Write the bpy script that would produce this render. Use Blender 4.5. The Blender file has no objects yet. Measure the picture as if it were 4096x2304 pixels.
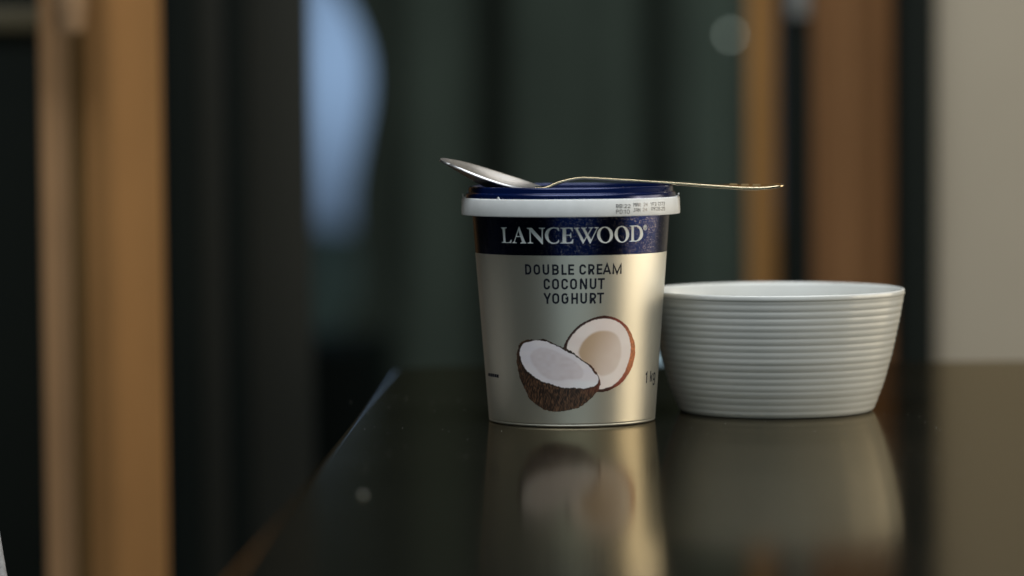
import bpy, bmesh, math, random
import numpy as np
from mathutils import Vector, Matrix, noise as mnoise
from mathutils.geometry import tessellate_polygon
random.seed(7)
S = bpy.context.scene
C = S.collection
MM = 0.001

# ------------------------------------------------------------------ camera
FPX = 13000.0                       # focal length in photo pixels (4096 wide)
CAM = Vector((0.0, 0.0, 0.1687))    # table top is z = 0
PITCH = math.atan(722.0 / FPX)
ROLL = math.radians(0.45)
_f = Vector((0, math.cos(PITCH), -math.sin(PITCH)))
_u0 = Vector((0, math.sin(PITCH), math.cos(PITCH)))
_r0 = Vector((1, 0, 0))
_r = _r0 * math.cos(ROLL) - _u0 * math.sin(ROLL)
_u = _u0 * math.cos(ROLL) + _r0 * math.sin(ROLL)
cam_d = bpy.data.cameras.new("camera")
cam_d.sensor_width = 36.0
cam_d.lens = FPX / 4096.0 * 36.0
cam_d.clip_start = 0.05
cam_d.clip_end = 100.0
cam_d.dof.use_dof = True
cam_d.dof.focus_distance = 1.722
cam_d.dof.aperture_fstop = cam_d.lens / 36.0
cam = bpy.data.objects.new("camera", cam_d)
C.objects.link(cam)
m3 = Matrix((_r, _u, -_f)).transposed()
cam.matrix_world = Matrix.Translation(CAM) @ m3.to_4x4()
S.camera = cam

# ------------------------------------------------------------------ world and lamps
W = bpy.data.worlds.new("World")
S.world = W
W.use_nodes = True
W.node_tree.nodes["Background"].inputs["Color"].default_value = (0.72, 1.0, 0.90, 1)
W.node_tree.nodes["Background"].inputs["Strength"].default_value = 0.027


def area(name, loc, aim, sx, sy, power, col, spread=180):
    d = bpy.data.lights.new(name, 'AREA')
    d.shape = 'RECTANGLE'
    d.size, d.size_y = sx, sy
    d.energy = power
    d.color = col
    d.spread = math.radians(spread)
    o = bpy.data.objects.new(name, d)
    C.objects.link(o)
    o.location = loc
    o.rotation_euler = (Vector(aim) - Vector(loc)).to_track_quat('-Z', 'Y').to_euler()
    return o


area("ceiling_lamp", (0.10, 1.22, 1.50), (0.10, 1.24, 0.0), 1.6, 1.0, 39, (0.94, 0.98, 1.0))
area("side_lamp", (1.40, 1.82, 0.13), (0.06, 1.76, 0.08), 1.25, 0.54, 12.0, (1.0, 0.88, 0.69))
area("side_bulb", (1.05, 1.50, 0.24), (0.05, 1.76, 0.10), 0.07, 0.07, 0.6, (1.0, 0.86, 0.62))
area("front_window", (0.25, -0.9, 0.10), (0.05, 1.76, 0.06), 2.3, 0.55, 6.4, (0.70, 0.90, 1.0))
area("back_fill", (0.2, 2.35, 1.7), (0.1, 3.1, 0.1), 1.6, 0.3, 7, (1.0, 0.90, 0.74))  # added warm fill for the curtains, no visible source
area("far_fill", (1.9, 4.6, 1.2), (0.0, 5.8, 0.2), 0.5, 1.0, 19, (0.85, 1.0, 0.94))  # added side fill that brings out the drape folds

S.view_settings.view_transform = 'Standard'
S.view_settings.look = 'None'
S.view_settings.exposure = 0.0
S.view_settings.gamma = 1.0
S.cycles.use_adaptive_sampling = False
S.cycles.use_denoising = True
S.cycles.max_bounces = 8
S.cycles.sample_clamp_indirect = 6.0


# ------------------------------------------------------------------ helpers
def lin(r, g, b):
    f = lambda c: c / 12.92 if c <= 0.04045 else ((c + 0.055) / 1.055) ** 2.4
    return (f(r / 255), f(g / 255), f(b / 255))


def mat(name, col, rough=0.6, metal=0.0, spec=0.5, ior=1.5, coat=0.0, coat_rough=0.05):
    m = bpy.data.materials.new(name)
    m.use_nodes = True
    p = m.node_tree.nodes["Principled BSDF"]
    p.inputs["Base Color"].default_value = (*col, 1)
    p.inputs["Roughness"].default_value = rough
    p.inputs["Metallic"].default_value = metal
    p.inputs["Specular IOR Level"].default_value = spec
    p.inputs["IOR"].default_value = ior
    p.inputs["Coat Weight"].default_value = coat
    p.inputs["Coat Roughness"].default_value = coat_rough
    return m


def nodes(m):
    return m.node_tree.nodes, m.node_tree.links, m.node_tree.nodes["Principled BSDF"]


def mottle(m, scale, lo, hi, target="Base Color", detail=4, stretch=(1, 1, 1)):
    """noise between two colours (or two roughness values)"""
    n, l, p = nodes(m)
    tc = n.new("ShaderNodeTexCoord")
    mp = n.new("ShaderNodeMapping")
    mp.inputs["Scale"].default_value = stretch
    l.new(tc.outputs["Object"], mp.inputs["Vector"])
    t = n.new("ShaderNodeTexNoise")
    t.inputs["Scale"].default_value = scale
    t.inputs["Detail"].default_value = detail
    l.new(mp.outputs["Vector"], t.inputs["Vector"])
    r = n.new("ShaderNodeValToRGB")
    r.color_ramp.elements[0].position = 0.32
    r.color_ramp.elements[1].position = 0.68
    r.color_ramp.elements[0].color = (*lo, 1) if not isinstance(lo, float) else (lo, lo, lo, 1)
    r.color_ramp.elements[1].color = (*hi, 1) if not isinstance(hi, float) else (hi, hi, hi, 1)
    l.new(t.outputs["Fac"], r.inputs["Fac"])
    l.new(r.outputs["Color"], p.inputs[target])
    return t


def grain(m, scale, strength, dist=0.0001, detail=2):
    n, l, p = nodes(m)
    tc = n.new("ShaderNodeTexCoord")
    t = n.new("ShaderNodeTexNoise")
    t.inputs["Scale"].default_value = scale
    t.inputs["Detail"].default_value = detail
    l.new(tc.outputs["Object"], t.inputs["Vector"])
    b = n.new("ShaderNodeBump")
    b.inputs["Strength"].default_value = strength
    b.inputs["Distance"].default_value = dist
    l.new(t.outputs["Fac"], b.inputs["Height"])
    l.new(b.outputs["Normal"], p.inputs["Normal"])


def tag(o, label=None, cat=None, group=None, kind=None):
    if label: o["label"] = label
    if cat: o["category"] = cat
    if group: o["group"] = group
    if kind: o["kind"] = kind
    return o


def empty(name, loc, label, cat, group=None):
    o = bpy.data.objects.new(name, None)
    o.empty_display_size = 0.02
    o.location = loc
    C.objects.link(o)
    return tag(o, label, cat, group)


def link(name, me, m=None, parent=None, smooth=True, angle=None):
    if m is not None:
        for k in (m if isinstance(m, (list, tuple)) else [m]):
            me.materials.append(k)
    if smooth:
        me.shade_smooth()
        if angle is not None:
            me.set_sharp_from_angle(angle=math.radians(angle))
    else:
        me.shade_flat()
    o = bpy.data.objects.new(name, me)
    C.objects.link(o)
    if parent is not None:
        o.parent = parent
    return o


def pydata(name, vs, fs, m=None, parent=None, smooth=True, angle=None):
    me = bpy.data.meshes.new(name)
    me.from_pydata([tuple(v) for v in vs], [], fs)
    me.update()
    return link(name, me, m, parent, smooth, angle)


def from_bm(name, bm, m=None, parent=None, smooth=True, angle=None):
    bmesh.ops.recalc_face_normals(bm, faces=bm.faces)
    me = bpy.data.meshes.new(name)
    bm.to_mesh(me)
    bm.free()
    return link(name, me, m, parent, smooth, angle)


def lathe(name, prof, m, parent=None, seg=160, angle=35, fix=True):
    """prof: list of (r, z) in millimetres; r = 0 closes on the axis"""
    bm = bmesh.new()
    rings = []
    for r, z in prof:
        if r <= 1e-6:
            rings.append([bm.verts.new((0, 0, z * MM))])
        else:
            rings.append([bm.verts.new((r * MM * math.cos(2 * math.pi * k / seg), r * MM * math.sin(2 * math.pi * k / seg), z * MM)) for k in range(seg)])
    for a, b in zip(rings, rings[1:]):
        for k in range(seg):
            j = (k + 1) % seg
            if len(a) == 1 and len(b) == 1: continue
            if len(a) == 1: bm.faces.new((a[0], b[j], b[k]))
            elif len(b) == 1: bm.faces.new((a[k], a[j], b[0]))
            else: bm.faces.new((a[k], a[j], b[j], b[k]))
    return from_bm(name, bm, m, parent, True, angle)


def box_bm(bm, lo, hi, bev=0.0, seg=2):
    lo, hi = Vector(lo), Vector(hi)
    r = bmesh.ops.create_cube(bm, size=1.0)
    for v in r["verts"]:
        v.co = Vector((lo[k] + (v.co[k] + 0.5) * (hi[k] - lo[k]) for k in range(3)))
    if bev > 0:
        es = list({e for v in r["verts"] for e in v.link_edges})
        bmesh.ops.bevel(bm, geom=es, offset=bev, segments=seg, profile=0.5, affect='EDGES')


def box(name, lo, hi, m, parent=None, bev=0.003):
    bm = bmesh.new()
    box_bm(bm, lo, hi, bev)
    return from_bm(name, bm, m, parent, True, 40)


def ray(px, py):
    return (_f * FPX + _r * (px - 2048.0) - _u * (py - 1152.0)).normalized()


def at_y(px, py, y):
    """where the sight line through a photo pixel meets the depth y"""
    d = ray(px, py)
    return CAM + d * ((y - CAM.y) / d.y)


def at_z(px, py, z=0.0):
    d = ray(px, py)
    return CAM + d * ((z - CAM.z) / d.z)


# ------------------------------------------------------------------ table
M_table = mat("black lacquer", (0.004, 0.0045, 0.0042), 0.6, spec=0.0)
n, l, p = nodes(M_table)
gl_ = n.new("ShaderNodeBsdfGlossy"); gl_.inputs["Color"].default_value = (0.68, 0.60, 0.455, 1)
gl_.inputs["Roughness"].default_value = 0.19
fr = n.new("ShaderNodeFresnel"); fr.inputs["IOR"].default_value = 1.45
mx = n.new("ShaderNodeMixShader")
l.new(fr.outputs[0], mx.inputs[0]); l.new(p.outputs[0], mx.inputs[1]); l.new(gl_.outputs[0], mx.inputs[2])
l.new(mx.outputs[0], n["Material Output"].inputs[0])
tcx = n.new("ShaderNodeTexCoord"); nz = n.new("ShaderNodeTexNoise"); nz.inputs["Scale"].default_value = 9.0; nz.inputs["Detail"].default_value = 6
mr = n.new("ShaderNodeMapRange"); mr.inputs["To Min"].default_value = 0.080; mr.inputs["To Max"].default_value = 0.150
l.new(tcx.outputs["Object"], nz.inputs["Vector"]); l.new(nz.outputs["Fac"], mr.inputs["Value"]); l.new(mr.outputs[0], gl_.inputs["Roughness"])


def rounded_slab(name, corners, radii, z0, z1, r, m, parent, steps=6):
    """flat slab from a corner loop (counter-clockwise), corners rounded in plan, top edge rolled over with radius r"""
    n = len(corners)
    out = []
    for k in range(n):
        p, a, b = Vector(corners[k]), Vector(corners[k - 1]), Vector(corners[(k + 1) % n])
        da, db = (a - p).normalized(), (b - p).normalized()
        half = math.acos(max(-1, min(1, da.dot(db)))) / 2
        t = radii[k] / math.tan(half)
        c = p + (da + db).normalized() * (radii[k] / math.sin(half))
        s0, s1 = p + da * t - c, p + db * t - c
        for j in range(13):
            w = j / 12
            v = (s0 * (1 - w) + s1 * w).normalized()
            out.append((c + v * radii[k], v))
    bm = bmesh.new()
    loops = []
    lv = [(0.0, z0)] + [(r * (1 - math.cos(a)), z1 - r + r * math.sin(a)) for a in [math.pi / 2 * k / steps for k in range(steps + 1)]] + [(r + 0.0004, z1)]
    for ins, z in lv:
        loops.append([bm.verts.new((p.x - v.x * ins, p.y - v.y * ins, z)) for p, v in out])
    for li, (a, b) in enumerate(zip(loops, loops[1:])):
        for k in range(len(a)):
            j = (k + 1) % len(a)
            q = bm.faces.new((a[k], a[j], b[j], b[k]))
            q.material_index = 1 if li < len(loops) - 2 else 0
    bm.faces.new(loops[-1])
    bm.faces.new(loops[0][::-1])
    return from_bm(name, bm, m, parent, True, 30)


FLOOR = -0.74
far_l = at_z(1572, 1466)
near_l = at_z(905, 2304)
far_r = at_z(4096, 1441)
dl = (near_l - far_l).normalized()
dr = (far_r - far_l).normalized()
near_c = far_l + dl * 1.45
table = empty("dining_table", (0.45, 1.5, FLOOR), "glossy black table with rounded corner carrying the yoghurt tub and the bowl", "table")
tq = lambda v: (v.x - 0.45, v.y - 1.5)
tc = [tq(far_l), tq(near_c), tq(near_c + dr * 1.15), tq(far_l + dr * 1.15)]
top = rounded_slab("table_top", [Vector((x, y)) for x, y in tc], [0.042, 0.028, 0.028, 0.028], -FLOOR - 0.026, -FLOOR, 0.0050, [M_table, mat("bronze glint edging", (0.27, 0.19, 0.065), 0.14, metal=1.0)], table)  # bronze tint gives the edge its golden reflected streak
M_leg = mat("black painted steel", (0.012, 0.012, 0.012), 0.4)
ctr = sum((Vector((x, y)) for x, y in tc), Vector((0, 0))) / 4
for x, y in tc:
    p = Vector((x, y)) * 0.86 + ctr * 0.14
    bm = bmesh.new()
    r = bmesh.ops.create_cone(bm, cap_ends=True, segments=16, radius1=0.016, radius2=0.026, depth=-FLOOR - 0.026)
    for v in bm.verts: v.co += Vector((p.x, p.y, (-FLOOR - 0.026) / 2))
    from_bm("leg", bm, M_leg, table, True, 40)

# ------------------------------------------------------------------ yoghurt tub
TC = at_z(2288.5, 1677.5)            # centre of the tub on the table
TC.z = 0.0
R0, K = 44.8, (53.1 - 44.8) / 111.0  # wall: radius in mm at the base and growth per mm of height


def hit(px, py, cone=True, rad=58.8, grow=0.0):
    """sight line against the tub wall (or a cylinder): angle from the front (radians, + to the right) and height (mm)"""
    d = ray(px, py) / MM
    o = (CAM - TC) / MM
    a0, k = (R0, K) if cone else (rad, grow)
    # |o + t d|_xy = a0 + k z
    A = d.x ** 2 + d.y ** 2 - (k * d.z) ** 2
    rr = a0 + k * o.z
    B = 2 * (o.x * d.x + o.y * d.y - rr * k * d.z)
    Q = o.x ** 2 + o.y ** 2 - rr ** 2
    D = B * B - 4 * A * Q
    if D < 0: D = 0.0
    t = (-B - math.sqrt(D)) / (2 * A)
    p = o + d * t
    return math.atan2(p.x, -p.y), p.z


def on_wall(th, z, off=0.05, cone=True, rad=58.8, grow=0.0):
    r = (R0 + K * z if cone else rad + grow * z) + off
    return Vector((r * math.sin(th) * MM, -r * math.cos(th) * MM, z * MM))


# materials of the tub
M_foil = mat("silver foil print", lin(206, 203, 192), 0.47, metal=1.0)
grain(M_foil, 2400, 0.34, 0.00006, 1)
M_blue = mat("navy foil print", lin(10, 17, 58), 0.25, metal=1.0, spec=0.5)
grain(M_blue, 3600, 0.35, 0.00006, 1)
n, l, p = nodes(M_blue)
tcn = n.new("ShaderNodeTexCoord"); nf = n.new("ShaderNodeTexNoise"); nf.inputs["Scale"].default_value = 1900; nf.inputs["Detail"].default_value = 2
cr_ = n.new("ShaderNodeValToRGB")
cr_.color_ramp.elements[0].position = 0.595; cr_.color_ramp.elements[0].color = (*lin(8, 23, 62), 1)
cr_.color_ramp.elements[1].position = 0.70; cr_.color_ramp.elements[1].color = (*lin(156, 146, 144), 1)
l.new(tcn.outputs["Object"], nf.inputs["Vector"]); l.new(nf.outputs["Fac"], cr_.inputs["Fac"]); l.new(cr_.outputs["Color"], p.inputs["Base Color"])
M_lid = mat("pearly blue plastic", lin(3, 20, 64), 0.22, metal=0.40, spec=0.5)
grain(M_lid, 300, 0.05, 0.0002, 3)
M_white = mat("white plastic", (0.84, 0.85, 0.85), 0.42)
mottle(M_white, 120, (0.60, 0.61, 0.61), (0.66, 0.67, 0.675))
M_ink = mat("navy ink", lin(7, 13, 30), 0.5, spec=0.3)
M_logo = mat("white ink", (0.84, 0.87, 0.88), 0.40, spec=0.4)
M_code = mat("black jet ink", (0.035, 0.03, 0.032), 0.6)
M_code2 = mat("faded jet ink", (0.36, 0.30, 0.27), 0.6)

tub = empty("yoghurt_tub", TC, "silver and navy tub of coconut yoghurt with a blue lid standing on the black table", "yoghurt tub")
ZS = 91.0
body = lathe("body", [(0, 1.2), (40.5, 1.2), (42, 0.4), (43.6, 0.0), (44.6, 0.25), (44.95, 0.9), (44.75, 1.5), (44.95, 1.9)]
             + [(R0 + K * z, z) for z in np.linspace(2.4, ZS, 24)], M_foil, tub)
band = lathe("brand_band", [(R0 + K * z + 0.02, z) for z in np.linspace(ZS, 117, 10)], M_blue, tub)
lid = lathe("lid", [(52.0, 117.5), (56.6, 118.2), (56.75, 119.0), (56.62, 122.0), (56.4, 122.7), (55.9, 123.15), (55.35, 123.35), (55.15, 123.7), (55.08, 125.7),
                    (54.8, 126.2), (54.35, 126.55), (53.8, 126.6), (53.3, 126.3), (53.0, 125.6), (52.7, 123.6), (52.2, 122.9), (51.4, 122.6),
                    (46, 122.6), (45.4, 122.2), (0, 122.2)], M_lid, tub, angle=60)
ring = lathe("tamper_band", [(57.2, 119.6), (57.4, 120.3), (57.9, 120.6), (58.45, 120.4), (58.75, 119.8), (58.95, 112.2), (58.8, 111.5), (58.3, 111.3), (57.7, 111.6), (57.4, 112.4), (57.2, 119.6)], M_white, tub)

# torn bridges of the tamper band: small curls and a sharp nib on its upper edge
def nib(px, base_w, h, lean=0.0, out=0.0, thick=0.7):
    th, _ = hit(px, 800, False, 58.3)
    a = []
    bm = bmesh.new()
    for (dx, dz, rr) in ((-base_w / 2, -0.6, 58.3), (base_w / 2, -0.6, 58.3), (lean + base_w * 0.10, h, 58.3 + out), (lean - base_w * 0.10, h, 58.3 + out)):
        for o in (0, -thick):
            t = th + dx / 58.3
            a.append(bm.verts.new(((rr + o) * math.sin(t) * MM, -(rr + o) * math.cos(t) * MM, (120.3 + dz) * MM)))
    f = [(0, 2, 4, 6), (1, 7, 5, 3), (0, 1, 3, 2), (2, 3, 5, 4), (4, 5, 7, 6), (6, 7, 1, 0)]
    for q in f: bm.faces.new([a[i] for i in q])
    from_bm("torn_tab", bm, M_white, ring, False)


nib(1993, 2.2, 1.5, -0.3)
nib(2049, 0.8, 0.35); nib(2214, 0.8, 0.3); nib(2430, 0.9, 0.3)
nib(1849, 9.0, 2.0, -3.0, 0.3)
nib(2716, 9.0, 1.7, 3.0, 0.3)
nib(2120, 1.2, 0.4)


def flat_print(name, shapes, m, parent, cone=True, rad=58.8, grow=0.0, off=0.05, layer=0.012, edge=1.1):
    """shapes: list of (outline, holes, material index); every point (theta, z mm) already on the wall"""
    bm = bmesh.new()
    for li, (outline, holes, mi) in enumerate(shapes):
        loops = [outline] + list(holes)
        pts3 = [[Vector((t * 50.0, z, 0)) for t, z in lp] for lp in loops]
        flat = [q for lp in pts3 for q in lp]
        tris = tessellate_polygon(pts3)
        b2 = bmesh.new()
        vs = [b2.verts.new(q) for q in flat]
        for t in tris:
            a, b, c = (flat[i] for i in t)
            if abs((b - a).cross(c - a).z) < 1e-7: continue
            try:
                f = b2.faces.new([vs[i] for i in t])
                f.material_index = mi
            except ValueError:
                pass
        for _ in range(6):
            es = [e for e in b2.edges if abs(e.verts[0].co.x - e.verts[1].co.x) > edge]
            if not es: break
            bmesh.ops.subdivide_edges(b2, edges=es, cuts=1)
            bmesh.ops.triangulate(b2, faces=[f for f in b2.faces if len(f.verts) > 3])
        o = off + layer * (li % 3)
        vm = {}
        for v in b2.verts:
            vm[v] = bm.verts.new(on_wall(v.co.x / 50.0, v.co.y, o, cone, rad, grow))
        for f in b2.faces:
            q = bm.faces.new([vm[v] for v in f.verts])
            q.material_index = f.material_index
        b2.free()
    # face outward
    bm.normal_update()
    for f in bm.faces:
        c = f.calc_center_median()
        if f.normal.x * c.x + f.normal.y * c.y < 0: f.normal_flip()
    me = bpy.data.meshes.new(name)
    bm.to_mesh(me)
    bm.free()
    return link(name, me, m, parent, True)


# --- brand lettering, roman capitals traced as outlines (coordinates of an enlarged crop of the label)
def ell(cx, cy, rx, ry, tilt=0.0, n=40):
    o = []
    for k in range(n):
        a = 2 * math.pi * k / n
        x, y = rx * math.cos(a), ry * math.sin(a)
        o.append((cx + x * math.cos(tilt) - y * math.sin(tilt), cy + x * math.sin(tilt) + y * math.cos(tilt)))
    return o


def smooth_loop(pts, it=1):
    """Chaikin corner cutting"""
    for _ in range(it):
        q = []
        for k in range(len(pts)):
            a, b = pts[k], pts[(k + 1) % len(pts)]
            q += [(a[0] * .75 + b[0] * .25, a[1] * .75 + b[1] * .25), (a[0] * .25 + b[0] * .75, a[1] * .25 + b[1] * .75)]
        pts = q
    return pts


L_ = [(97, 120), (190, 120), (190, 130), (168, 136), (161, 150), (172, 346), (180, 360), (222, 358), (245, 346), (257, 318), (270, 318), (265, 371), (112, 367), (112, 357), (133, 350), (137, 338), (123, 150), (116, 138), (97, 130)]
A_ = [(384, 108), (392, 108), (488, 356), (506, 367), (507, 377), (411, 377), (411, 366), (433, 361), (436, 350), (409, 273), (345, 273), (322, 344), (328, 359), (351, 363), (351, 372), (279, 372), (279, 363), (298, 354), (310, 338)]
A_h = [(378, 172), (404, 258), (350, 258)]
N_ = [(517, 128), (594, 128), (752, 302), (752, 152), (743, 139), (709, 137), (709, 127), (803, 127), (803, 136), (776, 142), (771, 156), (771, 391), (760, 391), (577, 192), (579, 344), (587, 362), (616, 366), (616, 377), (525, 376), (525, 366), (551, 361), (560, 346), (554, 162), (543, 146), (517, 138)]
C_ = [(1032, 182), (1020, 180), (1006, 152), (976, 136), (940, 133), (905, 146), (875, 178), (860, 225), (860, 280), (875, 325), (905, 356), (944, 368), (982, 362), (1010, 342), (1022, 317), (1034, 319), (1029, 362), (992, 378), (945, 385), (893, 377), (845, 345), (812, 293), (803, 240), (815, 188), (850, 145), (898, 123), (950, 118), (992, 125), (1018, 121), (1029, 130)]
E_ = [(1056, 126), (1249, 122), (1252, 183), (1240, 183), (1228, 152), (1205, 139), (1151, 137), (1145, 143), (1145, 237), (1195, 237), (1212, 226), (1216, 203), (1228, 203), (1228, 294), (1216, 294), (1210, 268), (1195, 252), (1145, 252), (1145, 346), (1153, 361), (1200, 361), (1230, 346), (1248, 312), (1261, 312), (1253, 378), (1053, 378), (1053, 368), (1079, 364), (1088, 354), (1088, 150), (1080, 138), (1056, 135)]
W1 = [(1268, 125), (1361, 124), (1361, 133), (1339, 138), (1337, 150), (1432, 322), (1541, 143), (1537, 133), (1505, 130), (1505, 121), (1583, 119), (1583, 128), (1561, 136), (1423, 379), (1412, 379), (1297, 152), (1286, 138), (1268, 134)]
W2 = [(1383, 123), (1477, 122), (1477, 131), (1453, 137), (1452, 149), (1547, 314), (1636, 142), (1630, 132), (1600, 128), (1600, 119), (1669, 117), (1669, 126), (1651, 134), (1538, 377), (1526, 377), (1409, 151), (1398, 137), (1383, 132)]
D_ = [(2165, 92), (2262, 86), (2312, 92), (2352, 122), (2376, 170), (2383, 215), (2378, 258), (2358, 300), (2320, 332), (2270, 347), (2165, 349), (2165, 340), (2188, 333), (2194, 320), (2194, 113), (2187, 103), (2165, 100)]
D_h = [(2234, 106), (2272, 103), (2306, 120), (2327, 160), (2334, 213), (2326, 268), (2302, 312), (2266, 331), (2240, 329), (2235, 318)]


def from_crop(pts, ox, oy, sc, **k):
    return [hit(ox + x / sc, oy + y / sc, **k) for x, y in pts]


lg = lambda pts: from_crop(pts, 1980, 880, 4.025)
RG = [(2400, 96), (2418, 96), (2428, 104), (2428, 116), (2420, 122), (2432, 146), (2424, 146), (2412, 124), (2407, 124), (2407, 146), (2400, 146)]
shapes = [(lg(L_), [], 0), (lg(A_), [lg(A_h)], 0), (lg(N_), [], 0), (lg(smooth_loop(C_)), [], 0), (lg(E_), [], 0), (lg(W1), [], 0), (lg(W2), [], 0),
          (lg(ell(1771, 240, 129, 133)), [lg(ell(1771, 239, 77, 118, -0.10))], 0), (lg(ell(2042, 230, 118, 134)), [lg(ell(2040, 230, 68, 119, -0.10))], 0),
          (lg(D_), [lg(D_h)], 0), (lg(ell(2415, 122, 29, 44)), [lg(ell(2415, 122, 22, 36))], 0), (lg(RG), [], 0)]
# keep touching letters on different layers
flat_print("brand_lettering", shapes, M_logo, band, off=0.07)


# --- sans capitals: strokes with a constant pen width in a box 0..w x 0..1
def stroke(path, hw, closed=False):
    """polyline to outline polygon(s) with mitred joins"""
    P = [Vector(p) for p in path]
    n = len(P)
    Lf, Rt = [], []
    for k in range(n):
        if closed: a, b = P[k - 1], P[(k + 1) % n]
        else: a, b = P[max(0, k - 1)], P[min(n - 1, k + 1)]
        d0 = (P[k] - a).normalized() if (P[k] - a).length > 1e-9 else (b - P[k]).normalized()
        d1 = (b - P[k]).normalized() if (b - P[k]).length > 1e-9 else d0
        n0, n1 = Vector((-d0.y, d0.x)), Vector((-d1.y, d1.x))
        mt = (n0 + n1)
        mt = mt.normalized() if mt.length > 1e-6 else n0
        s = hw / max(0.45, mt.dot(n0))
        Lf.append(P[k] + mt * s)
        Rt.append(P[k] - mt * s)
    tp = lambda q: [(v.x, v.y) for v in q]
    if closed: return (tp(Lf), tp(Rt))
    return (tp(Lf + Rt[::-1]), None)


def arc(cx, cy, rx, ry, a0, a1, n=8):
    return [(cx + rx * math.cos(math.radians(a0 + (a1 - a0) * k / n)), cy + ry * math.sin(math.radians(a0 + (a1 - a0) * k / n))) for k in range(n + 1)]


def glyph(ch, w, h, t):
    """pen strokes of a letter in a box w x h (mm), pen width t. list of (path, closed)"""
    e = t / 2
    x0, x1, y0, y1, ym = e, w - e, e, h - e, h / 2
    rx, ry = (x1 - x0) / 2, min((x1 - x0) / 2, h * 0.28)
    cx = w / 2
    o_ring = arc(cx, y1 - ry, rx, ry, 0, 180) + arc(cx, y0 + ry, rx, ry, 180, 360)
    if ch == 'O': return [(o_ring, True)]
    if ch == 'C': return [([(x1, h * .66)] + arc(cx, y1 - ry, rx, ry, 0, 180) + arc(cx, y0 + ry, rx, ry, 180, 360) + [(x1, h * .34)], False)]
    if ch == 'G': return [([(x1, h * .68)] + arc(cx, y1 - ry, rx, ry, 0, 180) + arc(cx, y0 + ry, rx, ry, 180, 360) + [(x1, ym), (cx + e * .5, ym)], False)]
    if ch == 'U': return [([(x0, h), (x0, y0 + ry)] + arc(cx, y0 + ry, rx, ry, 180, 360)[1:] + [(x1, h)], False)]
    if ch == 'D':
        r2 = rx * 1.25
        return [([(x0, y0), (x0, y1), (x1 - r2, y1)] + arc(x1 - r2, y1 - r2, r2, r2, 90, 0, 6)[1:] + arc(x1 - r2, y0 + r2, r2, r2, 0, -90, 6), True)]
    if ch == 'B':
        ra, rb = (y1 - ym) / 2, (ym - y0) / 2
        return [([(x0, ym), (x0, y1), (x1 - ra * 1.1, y1)] + arc(x1 - ra * 1.1, y1 - ra, ra, ra, 90, -90, 8)[1:], True),
                ([(x0, y0), (x0, ym), (x1 - rb, ym)] + arc(x1 - rb, y0 + rb, rb, rb, 90, -90, 8)[1:], True)]
    if ch == 'R':
        yb = h * .46
        ra = (y1 - yb) / 2
        return [([(x0, 0), (x0, y1), (x1 - ra, y1)] + arc(x1 - ra, y1 - ra, ra, ra, 90, -90, 8)[1:] + [(x0, yb)], False), ([(x1 - ra * .9, yb), (x1, 0)], False)]
    if ch == 'L': return [([(x0, h), (x0, y0), (w, y0)], False)]
    if ch == 'E': return [([(w, y1), (x0, y1), (x0, y0), (w, y0)], False), ([(x0, ym), (w * .93, ym)], False)]
    if ch == 'A': return [([(e * .6, 0), (cx, h - e * .4), (w - e * .6, 0)], False), ([(w * .22, h * .29), (w * .78, h * .29)], False)]
    if ch == 'M': return [([(x0, 0), (x0, y1), (cx, h * .06), (x1, y1), (x1, 0)], False)]
    if ch == 'N': return [([(x0, 0), (x0, h - e)], False), ([(x0, h), (x1, 0)], False), ([(x1, h), (x1, e)], False)]
    if ch == 'T': return [([(0, y1), (w, y1)], False), ([(cx, y1), (cx, 0)], False)]
    if ch == 'Y': return [([(e * .6, h), (cx, h * .42), (w - e * .6, h)], False), ([(cx, h * .46), (cx, 0)], False)]
    if ch == 'H': return [([(x0, 0), (x0, h)], False), ([(x1, 0), (x1, h)], False), ([(x0, ym), (x1, ym)], False)]
    if ch == '1': return [([(x1, 0), (x1, h), (x0, h * .80)], False)]
    if ch == 'k': return [([(x0, 0), (x0, h)], False), ([(w, h * .72), (x0 + e, h * .32)], False), ([(x0 + t * 1.2, h * .40), (w, 0)], False)]
    if ch == 'g':
        rg = (h * .72 - h * .0) * .30
        ring = arc(cx, h * .72 - ry * .9, rx, ry * .9, 0, 180) + arc(cx, h * .12 + ry * .9, rx, ry * .9, 180, 360)
        return [(ring, True), ([(x1, h * .74), (x1, -h * .12)] + arc(cx, -h * .12, rx, ry * .8, 0, -165, 8)[1:], False)]


def set_line(chars, boxes, z0, z1, t, py, out):
    """boxes: photo x range of every letter; the letter is drawn on the wall between heights z0 and z1 (mm)"""
    for ch, (xa, xb) in zip(chars, boxes):
        ta, tb = hit(xa, py)[0], hit(xb, py)[0]
        zc = (z0 + z1) / 2
        r = R0 + K * zc
        w, h = (tb - ta) * r, z1 - z0
        for path, closed in glyph(ch, w, h, t):
            a, b = stroke(path, t / 2, closed)
            f = lambda q: [(ta + x / r, z0 + y) for x, y in q]
            out.append((f(a), [f(b)] if b else [], 0))


q2 = lambda *xs: [(1900 + a / 3.22, 1900 * 0 + 1900 + b / 3.22) for a, b in xs]
prod = []
PH = lambda y: hit(2290, 900 + y / 3.22)[1]
T = 1.02
set_line("DOUBLECREAM", q2((645, 725), (754, 839), (871, 956), (993, 1081), (1113, 1181), (1200, 1277), (1344, 1431), (1457, 1541), (1567, 1640), (1648, 1751), (1771, 1889)), PH(642), PH(507), T, 1077, prod)
set_line("COCONUT", q2((884, 966), (992, 1083), (1112, 1198), (1224, 1314), (1350, 1445), (1477, 1563), (1582, 1671)), PH(831), PH(690), T, 1136, prod)
set_line("YOGHURT", q2((887, 978), (994, 1086), (1114, 1204), (1240, 1326), (1356, 1443), (1477, 1561), (1571, 1661)), PH(1016), PH(877), T, 1194, prod)
flat_print("product_lettering", prod, M_ink, body)

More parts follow.
